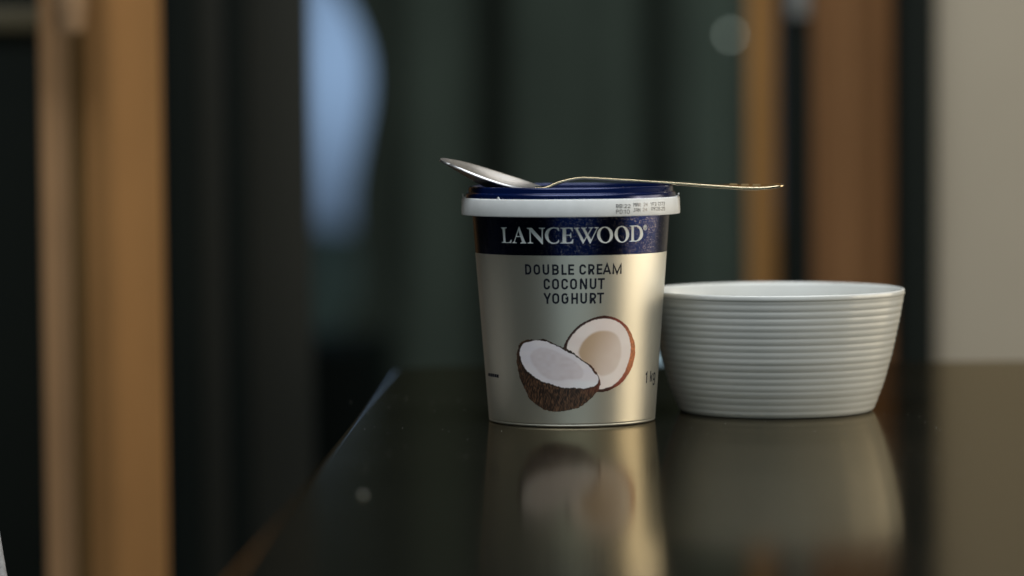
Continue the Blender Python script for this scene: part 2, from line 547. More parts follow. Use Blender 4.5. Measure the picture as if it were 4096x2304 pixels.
kg = []
za = lambda y: hit(2600, 1380 + y / 8.05)[1]
set_line("1", [(2560 + 165 / 8.05, 2560 + 229 / 8.05)], za(1208), za(872), 0.95, 1510, kg)
set_line("kg", [(2560 + 322 / 8.05, 2560 + 392 / 8.05), (2560 + 410 / 8.05, 2560 + 482 / 8.05)], za(1182), za(838), 0.95, 1508, kg)
flat_print("weight_lettering", kg, M_ink, body)

# small dark stamp on the far left of the wall
sm = []
for k, (xa, xb, ya, yb) in enumerate([(1953, 1961, 1492, 1504), (1962, 1969, 1492.5, 1507), (1970, 1977, 1494, 1508), (1978, 1986, 1496, 1509), (1987, 1995, 1497, 1511)]):
    sm.append(([hit(xa, ya), hit(xb, ya + 1), hit(xb, yb + .5), hit(xa, yb - 1)], [], 0))
flat_print("stamp_print", sm, M_ink, body)

# --- dot matrix best-before code
FONT = {'B': ("11110", "10001", "10001", "11110", "10001", "10001", "11110"), 'P': ("11110", "10001", "10001", "11110", "10000", "10000", "10000"), 'D': ("11110", "10001", "10001", "10001", "10001", "10001", "11110"),
        ':': ("0", "1", "0", "0", "0", "1", "0"), '2': ("01110", "10001", "00001", "00010", "00100", "01000", "11111"), '1': ("010", "110", "010", "010", "010", "010", "010"),
        '0': ("01110", "10001", "10001", "10001", "10001", "10001", "01110"), 'M': ("10001", "11011", "10101", "10101", "10001", "10001", "10001"), 'A': ("01110", "10001", "10001", "11111", "10001", "10001", "10001"),
        'R': ("11110", "10001", "10001", "11110", "10100", "10010", "10001"), '4': ("00010", "00110", "01010", "10010", "11111", "00010", "00010"), 'Y': ("10001", "10001", "01010", "00100", "00100", "00100", "00100"),
        'F': ("11111", "10000", "10000", "11110", "10000", "10000", "10000"), '3': ("11110", "00001", "00001", "01110", "00001", "00001", "11110"), 'C': ("01110", "10001", "10000", "10000", "10000", "10001", "01110"),
        'S': ("01111", "10000", "10000", "01110", "00001", "00001", "11110"), 'T': ("11111", "00100", "00100", "00100", "00100", "00100", "00100"), 'J': ("00111", "00010", "00010", "00010", "00010", "10010", "01100"),
        'N': ("10001", "11001", "10101", "10101", "10011", "10001", "10001"), '9': ("01110", "10001", "10001", "01111", "00001", "00010", "01100"), '8': ("01110", "10001", "10001", "01110", "10001", "10001", "01110"),
        '5': ("11111", "10000", "11110", "00001", "00001", "10001", "01110")}
code = []
for txt, xa, xb, yt, yb, mi in [("BB:22", 207, 393, 441, 489, 0), ("MAR", 432, 526, 424, 472, 0), ("24", 560, 614, 420, 466, 1), ("YF3", 651, 726, 416, 462, 0), ("CST3", 748, 834, 410, 456, 0),
                                ("PD:10", 207, 382, 511, 563, 0), ("JAN", 428, 519, 492, 540, 0), ("24", 550, 607, 487, 531, 1), ("09:28:25", 659, 837, 474, 520, 0)]:
    tot = sum(len(FONT[c][0]) for c in txt) + 1.1 * (len(txt) - 1)
    cx = 0.0
    for c in txt:
        g = FONT[c]
        for ry in range(7):
            k = 0
            while k < len(g[ry]):
                if g[ry][k] == '1':
                    k2 = k
                    while k2 + 1 < len(g[ry]) and g[ry][k2 + 1] == '1': k2 += 1
                    u0, u1 = (cx + k + .02) / tot, (cx + k2 + .98) / tot
                    v0, v1 = ry / 7.0, (ry + 0.99) / 7.0
                    X = lambda u: 2400 + (xa + (xb - xa) * u) / 3.22
                    Y = lambda v: 680 + (yt + (yb - yt) * v) / 3.22
                    kw = dict(cone=False, rad=61.615, grow=-0.0238)
                    code.append(([hit(X(u0), Y(v0), **kw), hit(X(u1), Y(v0), **kw), hit(X(u1), Y(v1), **kw), hit(X(u0), Y(v1), **kw)], [], mi if not (txt == "MAR" and c == 'R') else 1))
                    k = k2
                k += 1
        cx += len(g[0]) + 1.1
flat_print("date_code", code, [M_code, M_code2], ring, cone=False, rad=61.615, grow=-0.0238, off=0.06, layer=0.0)


# --- printed picture of two coconut halves: a fine mesh carrying the inks as colours
def inside(poly, X, Y):
    P = np.array(poly)
    r = np.zeros(X.shape, bool)
    for k in range(len(P)):
        x0, y0 = P[k - 1]
        x1, y1 = P[k]
        c = (y0 > Y) != (y1 > Y)
        with np.errstate(divide='ignore', invalid='ignore'):
            r ^= c & (X < (x1 - x0) * (Y - y0) / (y1 - y0 + 1e-12) + x0)
    return r


def edge_dist(poly, X, Y):
    P = np.array(poly, float)
    best = np.full(X.shape, 1e9)
    for k in range(len(P)):
        a, b = P[k - 1], P[k]
        d = b - a
        t = np.clip(((X - a[0]) * d[0] + (Y - a[1]) * d[1]) / (d @ d + 1e-9), 0, 1)
        best = np.minimum(best, np.hypot(X - a[0] - t * d[0], Y - a[1] - t * d[1]))
    return best


def vnoise(X, Y, sx, sy, seed):
    rs = np.random.RandomState(seed)
    G = rs.rand(256, 256)
    u, v = X / sx + 50, Y / sy + 50
    i, j = np.floor(u).astype(int), np.floor(v).astype(int)
    f, g = u - i, v - j
    f, g = f * f * (3 - 2 * f), g * g * (3 - 2 * g)
    q = lambda a, b: G[a % 256, b % 256]
    return (q(i, j) * (1 - f) + q(i + 1, j) * f) * (1 - g) + (q(i, j + 1) * (1 - f) + q(i + 1, j + 1) * f) * g


lo_out = smooth_loop([(130, 545), (150, 480), (200, 440), (265, 412), (330, 420), (400, 425), (475, 405), (530, 430), (600, 465), (680, 500), (740, 530), (850, 580), (930, 650), (1000, 700), (1080, 740), (1150, 820), (1190, 890), (1222, 960), (1226, 1010), (1200, 1090), (1140, 1165), (1060, 1240), (970, 1310), (850, 1350), (700, 1373), (600, 1376), (500, 1358), (420, 1312), (350, 1258), (280, 1203), (240, 1105), (170, 965), (140, 850), (117, 700), (118, 600)])
lo_in = smooth_loop([(160, 610), (165, 550), (190, 500), (240, 460), (330, 437), (420, 430), (490, 440), (560, 470), (640, 500), (720, 545), (800, 590), (880, 625), (950, 690), (1050, 745), (1100, 810), (1150, 870), (1190, 895), (1196, 960), (1185, 1015), (1100, 1050), (1000, 1075), (880, 1055), (780, 1062), (680, 1045), (560, 1000), (450, 975), (360, 920), (270, 850), (210, 770), (178, 690)])
lo_cav = smooth_loop([(290, 620), (340, 560), (440, 520), (560, 535), (700, 600), (850, 670), (960, 760), (1010, 850), (990, 930), (900, 955), (780, 950), (700, 975), (560, 960), (450, 900), (380, 820), (310, 720)])
ro_out = smooth_loop([(735, 510), (760, 450), (800, 380), (860, 300), (950, 220), (1050, 165), (1170, 118), (1290, 102), (1400, 122), (1500, 170), (1580, 240), (1640, 350), (1675, 450), (1688, 560), (1675, 680), (1640, 800), (1570, 920), (1490, 1010), (1400, 1070), (1300, 1110), (1200, 1120), (1100, 1100), (900, 900), (740, 560)])
ro_in = smooth_loop([(770, 550), (800, 450), (850, 370), (920, 290), (1000, 230), (1100, 175), (1210, 148), (1300, 140), (1400, 160), (1490, 210), (1560, 290), (1605, 390), (1625, 500), (1620, 600), (1590, 740), (1540, 860), (1470, 960), (1390, 1030), (1300, 1062), (1210, 1082), (1100, 1060), (900, 850)])
ro_cav = smooth_loop([(915, 610), (940, 520), (990, 430), (1080, 345), (1180, 298), (1290, 290), (1390, 310), (1460, 360), (1500, 450), (1515, 560), (1500, 680), (1460, 790), (1390, 870), (1290, 915), (1200, 910), (1000, 760)])
ST = 6.0
gx, gy = np.arange(96, 1706, ST), np.arange(88, 1392, ST)
GX, GY = np.meshgrid(gx, gy)
wob = (vnoise(GX, GY, 26, 26, 1) - .5) * 16 + (vnoise(GX, GY, 11, 11, 2) - .5) * 12
sd = lambda poly: np.where(inside(poly, GX, GY), 1, -1) * edge_dist(poly, GX, GY)
Lo, Li, Lc = sd(lo_out) + wob * .7, sd(lo_in) + wob * .8, sd(lo_cav)
Ro, Ri, Rc = sd(ro_out) + wob * .35, sd(ro_in) + wob * .45, sd(ro_cav)
col = np.zeros(GX.shape + (3,))
mix = lambda a, b, t: a * (1 - t[..., None]) + b * t[..., None]
ss = lambda a, b, x: (lambda t: t * t * (3 - 2 * t))(np.clip((x - a) / (b - a), 0, 1))
v = lambda r, g, b: np.array(lin(r, g, b))
one = np.ones(GX.shape)
# right half
ang = np.arctan2(-(GY - 610), GX - 1200)                 # rim colour round the shell
warm = ss(-1.3, -0.2, ang) * (1 - ss(0.55, 1.0, ang))
red = np.exp(-((ang - 0.95) / .28) ** 2) + np.exp(-((ang + 0.85) / .30) ** 2)
husk_r = mix(v(58, 34, 28) * one[..., None], v(190, 112, 68) * one[..., None], warm)
husk_r = mix(husk_r, v(150, 66, 52) * one[..., None], np.clip(red, 0, 1) * .8)
husk_r *= (0.6 + 0.8 * vnoise(GX, GY, 9, 14, 5))[..., None]
flesh_r = mix(v(246, 234, 228) * one[..., None], v(240, 224, 218) * one[..., None], vnoise(GX, GY, 120, 90, 6))
cavt = ss(-6, 34, Rc) * (0.35 + 0.65 * ss(1500, 950, GX + 0.45 * (GY - 600)))
flesh_r = mix(flesh_r, v(196, 166, 136) * one[..., None], np.clip(cavt, 0, 1))
right = mix(husk_r, flesh_r, ss(-3, 5, Ri))
# left half
fib = vnoise(GX + (GY - 900) * .25, GY, 9, 46, 8) * .55 + vnoise(GX - (GY - 900) * .3, GY, 7, 28, 9) * .45
husk_l = mix(v(34, 24, 19) * one[..., None], v(108, 78, 58) * one[..., None], np.clip((fib - .38) * 2.2, 0, 1))
husk_l = mix(husk_l, v(138, 72, 54) * one[..., None], ss(900, 1220, GX) * ss(1200, 980, GY) * .6)
rimd = ss(34, 6, -Li)
husk_l = mix(husk_l, v(34, 24, 20) * one[..., None], rimd * .7)
flesh_l = mix(v(228, 221, 228) * one[..., None], v(236, 228, 231) * one[..., None], vnoise(GX, GY, 140, 60, 11))
flesh_l = mix(flesh_l, v(214, 202, 205) * one[..., None], ss(-14, 26, Lc) * (.55 + .45 * vnoise(GX, GY, 60, 40, 12)))
flesh_l = mix(flesh_l, v(232, 234, 240) * one[..., None], ss(700, 1000, GX) * ss(930, 1000, GY) * .8)
left = mix(husk_l, flesh_l, ss(-3, 5, Li))
col = np.where((Lo > 0)[..., None], left, right)
mask = (Lo > 0) | (Ro > 0)
idx = -np.ones(GX.shape, int)
vs, cs, fs = [], [], []
need = np.zeros(GX.shape, bool)
cell = mask[:-1, :-1] & mask[1:, :-1] & mask[:-1, 1:] & mask[1:, 1:]
need[:-1, :-1] |= cell; need[1:, :-1] |= cell; need[:-1, 1:] |= cell; need[1:, 1:] |= cell
for j, i in zip(*np.nonzero(need)):
    th, z = hit(2030 + GX[j, i] / 3.2927, 1230 + GY[j, i] / 3.2927)
    idx[j, i] = len(vs)
    vs.append(on_wall(th, z, 0.05))
    cs.append((*col[j, i], 1.0))
for j, i in zip(*np.nonzero(cell)):
    fs.append((idx[j, i], idx[j + 1, i], idx[j + 1, i + 1], idx[j, i + 1]))
M_pic = mat("picture inks", (1, 1, 1), 0.42, spec=0.4)
n, l, p = nodes(M_pic)
at = n.new("ShaderNodeAttribute"); at.attribute_name = "ink"
l.new(at.outputs["Color"], p.inputs["Base Color"])
me = bpy.data.meshes.new("coconut_picture")
me.from_pydata([tuple(q) for q in vs], [], fs)
ca = me.color_attributes.new("ink", 'FLOAT_COLOR', 'POINT')
ca.data.foreach_set("color", np.array(cs, np.float32).ravel())
me.update()
link("coconut_picture", me, M_pic, body)

# ------------------------------------------------------------------ bowl
BC = at_z(3105, 1640)
BC.z = 0
M_bowl = mat("white glazed porcelain", (0.62, 0.63, 0.60), 0.20, spec=0.5)
mottle(M_bowl, 30, (0.56, 0.57, 0.55), (0.60, 0.61, 0.595))
bowl = empty("bowl", BC, "white porcelain bowl with fine ribs round its outside, empty, right of the tub", "bowl")
key_z = np.array([0, 1.7, 14.5, 30.7, 49.6, 62.0, 67.4]); key_r = np.array([53.0, 54.2, 59.2, 63.9, 68.0, 70.2, 70.9])
prof = [(0, 1.6), (46, 1.6), (48, 0.3), (50.5, 0.0), (52.3, 0.15), (53.4, 0.9)]
NR = 17
z0, z1 = 2.0, 64.0
for z in np.linspace(z0, z1, NR * 8 + 1):
    ph = (z - z0) / (z1 - z0) * NR
    prof.append((float(np.interp(z, key_z, key_r)) - (0.19 + 0.03 * math.sin(z * 1.3)) * (0.5 - 0.5 * math.cos(2 * math.pi * ph)) ** 2.0, float(z)))
prof += [(70.5, 64.3), (70.75, 64.6), (70.9, 65.2), (70.9, 66.4), (70.75, 67.0), (70.4, 67.4), (69.6, 67.4), (68.9, 66.9), (68.5, 66.0)]
for z, r in ((60, 67.4), (50, 65.0), (38, 62.2), (25, 58.6), (14, 54.0), (9, 50.0), (6.4, 44.0), (5.6, 36), (5.4, 20), (5.4, 0)):
    prof.append((r, z))
shell = lathe("shell", prof, M_bowl, bowl, seg=192, angle=70)

# ------------------------------------------------------------------ spoon
M_steel = mat("gold reflection steel", (0.56, 0.465, 0.31), 0.07, metal=1.0)  # warm base colour paints a gold reflection onto the handle
mottle(M_steel, 60, 0.05, 0.09, "Roughness", 4)
M_satin = mat("satin steel", (0.42, 0.42, 0.43), 0.36, metal=1.0)
mottle(M_satin, 60, 0.33, 0.39, "Roughness", 4)
SY = 1.742
spoon = empty("spoon", (0.030, SY, 0.1230), "steel spoon lying across the blue lid, its bowl at the left", "spoon")
so = Vector((0.030, SY, 0.1230))
ROLLS = math.radians(6.5)


def spx(px, py):
    return at_y(px, py, SY)


# bowl of the spoon
mid_x = [1762, 1800, 1860, 1910, 1960, 2010, 2060, 2110, 2150, 2185]
mid_y = [635, 645, 663, 680, 697, 713, 727, 739, 748, 752]
half_w = [0.6, 9.0, 15.5, 18.6, 20.2, 20.2, 18.6, 14.8, 9.0, 4.0]
deep = [0.0, 1.6, 4.0, 5.6, 6.6, 6.6, 5.4, 3.2, 1.2, 0.15]
NU, NV = 56, 24
def cub(xs, ys, q):
    """smooth interpolation"""
    xs, ys = np.array(xs, float), np.array(ys, float)
    mslope = np.gradient(ys, xs)
    k = np.clip(np.searchsorted(xs, q) - 1, 0, len(xs) - 2)
    hh = xs[k + 1] - xs[k]
    t = (q - xs[k]) / hh
    return (2*t**3-3*t**2+1)*ys[k] + (t**3-2*t**2+t)*hh*mslope[k] + (-2*t**3+3*t**2)*ys[k+1] + (t**3-t**2)*hh*mslope[k+1]
vs, fs = [], []
for i in range(NU + 1):
    s = i / NU
    x = 1762 + (2185 - 1762) * (s ** 1.35 if s < 1 else 1)
    c = spx(x, cub(mid_x, mid_y, x))
    w = max(0.25, cub(mid_x, half_w, x))
    if x < 1800: w = max(0.3, 9.0 * math.sqrt(max(0, 1 - ((1800 - x) / 38.0) ** 2)))
    dd = max(0.0, cub(mid_x, deep, x))
    for j in range(NV + 1):
        t = -1 + 2 * j / NV
        yy = w * t
        zz = -dd * (1 - abs(t) ** 2.2)
        vs.append(c - so + Vector((0, (yy * math.cos(ROLLS) - zz * math.sin(ROLLS)) * MM, (zz * math.cos(ROLLS) + yy * math.sin(ROLLS)) * MM)))
for i in range(NU):
    for j in range(NV):
        a = i * (NV + 1) + j
        fs.append((a, a + NV + 1, a + NV + 2, a + 1))
sb = pydata("spoon_bowl", vs, fs, M_satin, spoon)
md = sb.modifiers.new("thickness", 'SOLIDIFY'); md.thickness = 0.0011; md.offset = -1
md = sb.modifiers.new("soft edge", 'BEVEL'); md.width = 0.0004; md.segments = 2; md.limit_method = 'ANGLE'; md.angle_limit = math.radians(50)

RH = math.radians(3.6)
# handle: rounded flat bar along the traced centre line
hx = [2140, 2170, 2190, 2215, 2240, 2265, 2295, 2325, 2345, 2370, 2500, 2700, 2900, 2990, 3060, 3110, 3128, 3135]
hy = [750.5, 752, 750, 738.5, 729, 722, 715, 711.3, 711.2, 712.3, 719.5, 731.5, 744.5, 749, 747.5, 742, 739.5, 738.5]
ht = [1.0, 1.5, 1.9, 1.9, 1.8, 1.7, 1.6, 1.5, 1.5, 1.6, 1.7, 1.8, 2.0, 2.1, 1.8, 1.5, 1.2, 0.5]
hw_ = [4.2, 4.0, 3.2, 2.7, 2.6, 2.6, 2.8, 3.0, 3.2, 3.4, 4.2, 5.8, 7.6, 8.2, 7.9, 6.6, 5.2, 2.6]
vs, fs = [], []
NP = 28
xs = np.concatenate([np.linspace(2140, 2370, 30), np.linspace(2385, 3060, 34), np.linspace(3068, 3135, 12)])
for i, x in enumerate(xs):
    c = spx(x, cub(hx, hy, x))
    c2 = spx(x + 1, cub(hx, hy, min(3135, x + 1)))
    tdir = (c2 - c).normalized()
    up = Vector((-tdir.z, 0, tdir.x))
    t_, w_ = float(np.interp(x, hx, ht)) / 2, float(np.interp(x, hx, hw_))
    for j in range(NP):
        a = 2 * math.pi * j / NP
        ca_, sa_ = math.cos(a), math.sin(a)
        yy = w_ * math.copysign(abs(ca_) ** 0.40, ca_)
        zz = t_ * math.copysign(abs(sa_) ** 0.30, sa_)
        off = Vector((0, yy * math.cos(RH) - zz * math.sin(RH), 0)) + up * (zz * math.cos(RH) + yy * math.sin(RH))
        vs.append(c - so + off * MM)
for i in range(len(xs) - 1):
    for j in range(NP):
        k = (j + 1) % NP
        fs.append((i * NP + j, i * NP + k, (i + 1) * NP + k, (i + 1) * NP + j))
fs.append(tuple(range(NP))[::-1]); fs.append(tuple((len(xs) - 1) * NP + j for j in range(NP)))
bm = bmesh.new()
bv = [bm.verts.new(q) for q in vs]
for f in fs: bm.faces.new([bv[k] for k in f])
handle = from_bm("handle", bm, M_steel, spoon, True, 80)
M_bar = mat("brushed gold bar", lin(150, 126, 88), 0.45, metal=0.8)
for xa, xb in ((2915, 2946), (2961, 2992), (3008, 3040)):
    bm = bmesh.new()
    q = []
    for x in (xa, xb):
        c = spx(x, cub(hx, hy, x)); c2 = spx(x + 1, cub(hx, hy, x + 1)); td = (c2 - c).normalized(); up = Vector((-td.z, 0, td.x))
        t_, w_ = float(np.interp(x, hx, ht)) / 2, float(np.interp(x, hx, hw_))
        for yy, sk in ((-w_ * .25, 0.0), (w_ * .80, 0.9)):
            for zz in (t_ * .6, t_ + 0.22):
                q.append(bm.verts.new(c - so + td * sk * MM + (Vector((0, yy * math.cos(RH) - zz * math.sin(RH), 0)) + up * (zz + yy * math.sin(RH))) * MM))
    for f in ((0, 1, 3, 2), (4, 6, 7, 5), (0, 4, 5, 1), (2, 3, 7, 6), (1, 5, 7, 3), (0, 2, 6, 4)): bm.faces.new([q[k] for k in f])
    bmesh.ops.bevel(bm, geom=list(bm.edges), offset=0.0002, segments=2, affect='EDGES')
    from_bm("raised_bar", bm, M_bar, handle, True, 40)

# ------------------------------------------------------------------ specks on the table top
M_crumb = mat("pale crumb", (0.26, 0.26, 0.22), 0.7)
def crumb_bm(bm, p, r, seed):
    g = bmesh.ops.create_icosphere(bm, subdivisions=2, radius=r)
    for vv in g["verts"]:
        vv.co *= 0.75 + 0.5 * mnoise.noise(vv.co * (1.2 / r) + Vector((seed, 0, 0)))
        vv.co.z = max(vv.co.z * .7, -r * .4)
        vv.co += Vector((p[0], p[1], r * .4))
bm = bmesh.new()
p = at_z(1452, 1985)
crumb_bm(bm, (0, 0), 0.0016, 3)
cr = from_bm("crumb", bm, M_crumb, None)
cr.location = (p.x, p.y, 0.0)
tag(cr, "pale crumb on the black table top in front of the tub, nearest the camera", "crumb")
bm = bmesh.new()
dots = [(3260, 1741), (3380, 1738), (3258, 1726), (2765, 1712), (2830, 1735), (1770, 1718), (1930, 1821), (2430, 1730), (2360, 1722), (3700, 1690), (3760, 1720), (3745, 1712), (3120, 1800), (2900, 1860)]
for k, (x, y) in enumerate(dots + [(random.uniform(1400, 4000), random.uniform(1560, 1900)) for _ in range(110)]):
    p = at_z(x, y)
    crumb_bm(bm, (p.x, p.y), random.uniform(0.00012, 0.00030), k)
du = from_bm("dust", bm, mat("dust", (0.30, 0.30, 0.28), 0.9), None)
tag(du, "fine dust specks on the black table top", None, None, "stuff")

# ------------------------------------------------------------------ the room behind
M_floor = mat("dark floor", (0.03, 0.03, 0.028), 0.6, spec=0.3)
mottle(M_floor, 6, (0.022, 0.022, 0.02), (0.04, 0.038, 0.034))
fl = pydata("floor", [(-4, -2, FLOOR), (5, -2, FLOOR), (5, 6.3, FLOOR), (-4, 6.3, FLOOR)], [(0, 1, 2, 3)], M_floor, None, False)
tag(fl, "dark floor under the table", None, None, "structure")


def curtain(name, xa, xb, y, m, label, folds, amp, z0=FLOOR + 0.01, z1=1.9, parent=None, thick=0.003, phase=0.0, cat="curtain", pinch=None, seg=26, nz=30):
    """hanging cloth from world x xa to xb at depth y with soft folds"""
    nx = max(24, int(folds * seg))
    vs, fs = [], []
    rnd = random.Random(hash(label) % 1000 if False else len(label))
    wv = [(folds * f, rnd.uniform(0, 6.28), a) for f, a in ((1, 1), (1.63, .45), (2.7, .22))]
    for j in range(nz + 1):
        z = z0 + (z1 - z0) * j / nz
        for i in range(nx + 1):
            u = i / nx
            x = xa + (xb - xa) * u
            uf = u if not pinch else i / nx
            dy = sum(a * math.sin(2 * math.pi * f * uf + ph + phase + 0.12 * math.sin(z * 2.1 + f)) for f, ph, a in wv) * amp
            if pinch: x, dy = pinch(u, z, x, dy)
            vs.append((x, y + dy, z))
    for j in range(nz):
        for i in range(nx):
            a = j * (nx + 1) + i
            fs.append((a, a + 1, a + nx + 2, a + nx + 1))
    o = pydata(name, vs, fs, m, parent)
    md = o.modifiers.new("thickness", 'SOLIDIFY'); md.thickness = thick
    if label and parent is None: tag(o, label, cat)
    return o


X = lambda px, y: at_y(px, 1000, y).x
cloth = lambda name, c: (lambda m: (mottle(m, 14, tuple(k * .88 for k in c), tuple(k * 1.1 for k in c), stretch=(1, 1, .3)), grain(m, 900, .3, .0004), m)[2])(mat(name, c, 0.9, spec=0.15))
M_gold = cloth("golden brown cloth", (0.262, 0.132, 0.047))
M_brown = cloth("rust brown cloth", (0.37, 0.185, 0.080))
M_cream = cloth("pinkish cord", (0.25, 0.155, 0.085))
M_drape = cloth("dark green cloth", (0.092, 0.108, 0.092))
M_frame = mat("black painted frame", (0.009, 0.012, 0.011), 0.6, spec=0.06)
M_stile = mat("dark brown paint", (0.020, 0.021, 0.017), 0.6, spec=0.2)
M_wall = mat("beige wall paint", (0.37, 0.335, 0.27), 0.8, spec=0.2)
mottle(M_wall, 3, (0.355, 0.32, 0.258), (0.385, 0.348, 0.284))
grain(M_wall, 220, .2, .0006)

# golden curtain at the left, in two widths, with its tie cord
Y1 = 2.42
gl = empty("curtain", (X(415, Y1), Y1, FLOOR), "wide golden brown curtain hanging at the left of the room", "curtain")
M_tan = cloth("pinkish tan cloth", (0.25, 0.148, 0.075))
M_crease = cloth("dark crease cloth", (0.155, 0.095, 0.036))  # crease shade between the panels, painted as a darker strip
curtain("cloth_panel", X(172, Y1) - gl.location.x, X(282, Y1) - gl.location.x, 0.0, M_tan, "", 0.4, 0.002, 0.01, 2.6, gl, phase=0.8)
curtain("cloth_panel", X(262, Y1) - gl.location.x, X(365, Y1) - gl.location.x, 0.022, M_crease, "", 0.4, 0.002, 0.01, 2.6, gl, phase=0.2)
curtain("cloth_panel", X(342, Y1) - gl.location.x, X(652, Y1) - gl.location.x, 0.0, M_gold, "x", 0.7, 0.003, 0.01, 2.6, gl, phase=2.4)
p = at_y(282, 60, Y1 - 0.045)
bm = bmesh.new()
for za, zb, ra, rb in ((0.30, 0.010, .009, .0125), (0.010, -0.008, .0125, .010)):
    g = bmesh.ops.create_cone(bm, cap_ends=True, segments=20, radius1=rb, radius2=ra, depth=za - zb)
    for vv in g["verts"]: vv.co += Vector((0, 0, (za + zb) / 2))
for vv in bm.verts: vv.co += Vector((p.x - gl.location.x, p.y - gl.location.y, p.z - FLOOR - 0.004))
from_bm("tie_cord", bm, M_cream, gl, True, 40)

# black cabinet edge at the far left with an olive rail
Y2 = 2.6
cb = empty("cabinet", (X(0, Y2), Y2 + 0.2, FLOOR), "tall black cabinet with an olive rail at the left edge behind the curtain", "cabinet")
cx, cy = cb.location.x, cb.location.y
box("carcass", (X(-700, Y2) - cx, Y2 - cy, 0), (X(210, Y2) - cx, Y2 + .4 - cy, 2.3), M_frame, cb)
za, zb = at_y(80, 128, Y2).z - FLOOR, at_y(80, 26, Y2).z - FLOOR
box("rail", (X(-700, Y2) - cx, Y2 - .014 - cy, za), (X(205, Y2) - cx, Y2 - .002 - cy, zb), mat("olive paint", (0.052, 0.044, 0.020), .6), cb)

# black framed sliding door beside it
Y3 = 2.85
dr_ = empty("door", (X(930, Y3), Y3, FLOOR), "black framed door with a dark stile right of the golden curtain", "door")
dx = dr_.location.x
box("frame", (X(640, Y3) - dx, -.02, 0), (X(806, Y3) - dx, .03, 2.3), M_frame, dr_)
box("stile", (X(806, Y3) - dx, -.016, 0), (X(915, Y3) - dx, .026, 2.3), M_stile, dr_)
box("frame", (X(915, Y3) - dx, -.02, 0), (X(1000, Y3) - dx, .03, 2.3), M_frame, dr_)
box("stile", (X(1000, Y3) - dx, -.016, 0), (X(1243, Y3) - dx, .026, 2.3), M_stile, dr_)

# dark green drapes at the far end: two leaves with a tapering gap that shows the sky
Y4 = 5.8
curtain("curtain", X(900, Y4), X(1225, Y4), Y4, M_drape, "narrow dark green drape left of the blue window gap", 1.5, 0.02, cat="curtain", z1=2.6)
gz = [at_y(1500, yy, Y4).z for yy in (2304, 1400, 1330, 1170, 1000, 880, 700, 500, 220, 0, -130, -330)]
gx_ = [X(q, Y4) for q in (1180, 1190, 1430, 1480, 1410, 1385, 1410, 1455, 1508, 1385, 1310, 1190)]
gz, gx_ = [FLOOR - .1] + gz + [3.0], [X(1180, Y4)] + gx_ + [X(1180, Y4)]
_z = np.linspace(gz[0], gz[-1], 900)
_e = np.interp(_z, gz, gx_)
_w = np.hanning(75); _w /= _w.sum()
_e = np.convolve(np.pad(_e, 37, mode='edge'), _w, mode='valid')
gz, gx_ = list(_z), list(_e)
XE = X(3080, Y4)


def gap(u, z, x, dy):
    e = float(np.interp(z, gz, gx_))
    xx = e + (XE - e) * u
    q = (xx - X(1180, Y4)) / (XE - X(1180, Y4))
    return xx, 0.015 * sum(a * math.sin(2 * math.pi * f * q + ph) for f, ph, a in ((3.2, .6, 1), (5.3, 2.0, .5), (9.1, 4.0, .2))) * (0.4 + 0.6 * min(1, u * 6))


curtain("curtain", X(1400, Y4), XE, Y4 + 0.03, M_drape, "broad dark green drape behind the tub, drawn back from the blue gap", 4.5, 0.02, pinch=gap, cat="curtain", z1=2.6, phase=1.0, nz=90)

# window behind the drapes
YW = 6.1
wn = empty("window", (X(1400, YW), YW, FLOOR), "window showing blue sky between the dark green drapes", "window")
M_glass = mat("window glass", (1, 1, 1), 0.0)
nodes(M_glass)[2].inputs["Transmission Weight"].default_value = 1.0
nodes(M_glass)[2].inputs["IOR"].default_value = 1.45
box("pane", (-.45, -.003, .1), (.45, .003, 2.2), M_glass, wn, 0)
for lo, hi in (((-.52, -.03, 0), (-.45, .03, 2.3)), ((.45, -.03, 0), (.52, .03, 2.3))): box("jamb", lo, hi, M_frame, wn)
box("sill", (-.449, -.03, 0), (.449, .03, .1), M_frame, wn)
box("head", (-.449, -.03, 2.2), (.449, .03, 2.3), M_frame, wn)

YC = 5.2
dbox = box("dark_box", (X(1120, YC), YC, FLOOR), (X(1545, YC), YC + .35, at_y(1350, 1390, YC).z), M_frame)  # black box added to give the dark area below the gap
tag(dbox, "black box added as a dark area under the blue window gap", "cabinet")

# right side: golden strip, black post, rust curtain, black post, beige wall
Y5 = 3.0
curtain("curtain", X(3014, Y5), X(3130, Y5), Y5 + .06, cloth("bright golden cloth", (0.40, 0.205, 0.068)), "slim golden curtain strip right of the dark drape", 0.5, 0.004, cat="curtain", z1=2.3)
po = empty("post", (X(3190, Y5), Y5, FLOOR), "black post with a grey cap plate between the golden strip and the rust curtain", "post")
box("shaft", (X(3136, Y5) - po.location.x, .0, 0), (X(3250, Y5) - po.location.x, .05, 2.3), M_frame, po)
zc = at_y(3190, 70, Y5).z - FLOOR
box("cap_plate", (X(3150, Y5) - po.location.x, -.008, zc), (X(3236, Y5) - po.location.x, -.001, zc + .14), mat("grey metal plate", (.20, .21, .21), .5, metal=.3), po)
curtain("curtain", X(3225, Y5), X(3620, Y5), Y5 + .075, M_brown, "rust brown curtain behind the bowl, beside the beige wall", 1.3, 0.006, cat="curtain", z1=2.3)
po2 = box("post", (X(3596, 2.92), 2.92, FLOOR), (X(3746, 2.92), 2.98, 1.6), M_frame)
tag(po2, "plain black post at the edge of the beige wall", "post")
wl = box("wall", (X(3740, 2.95), 2.95, FLOOR), (X(3740, 2.95) + 2.0, 3.15, 1.9), M_wall, None, .002)
tag(wl, "beige painted wall at the right", None, None, "structure")

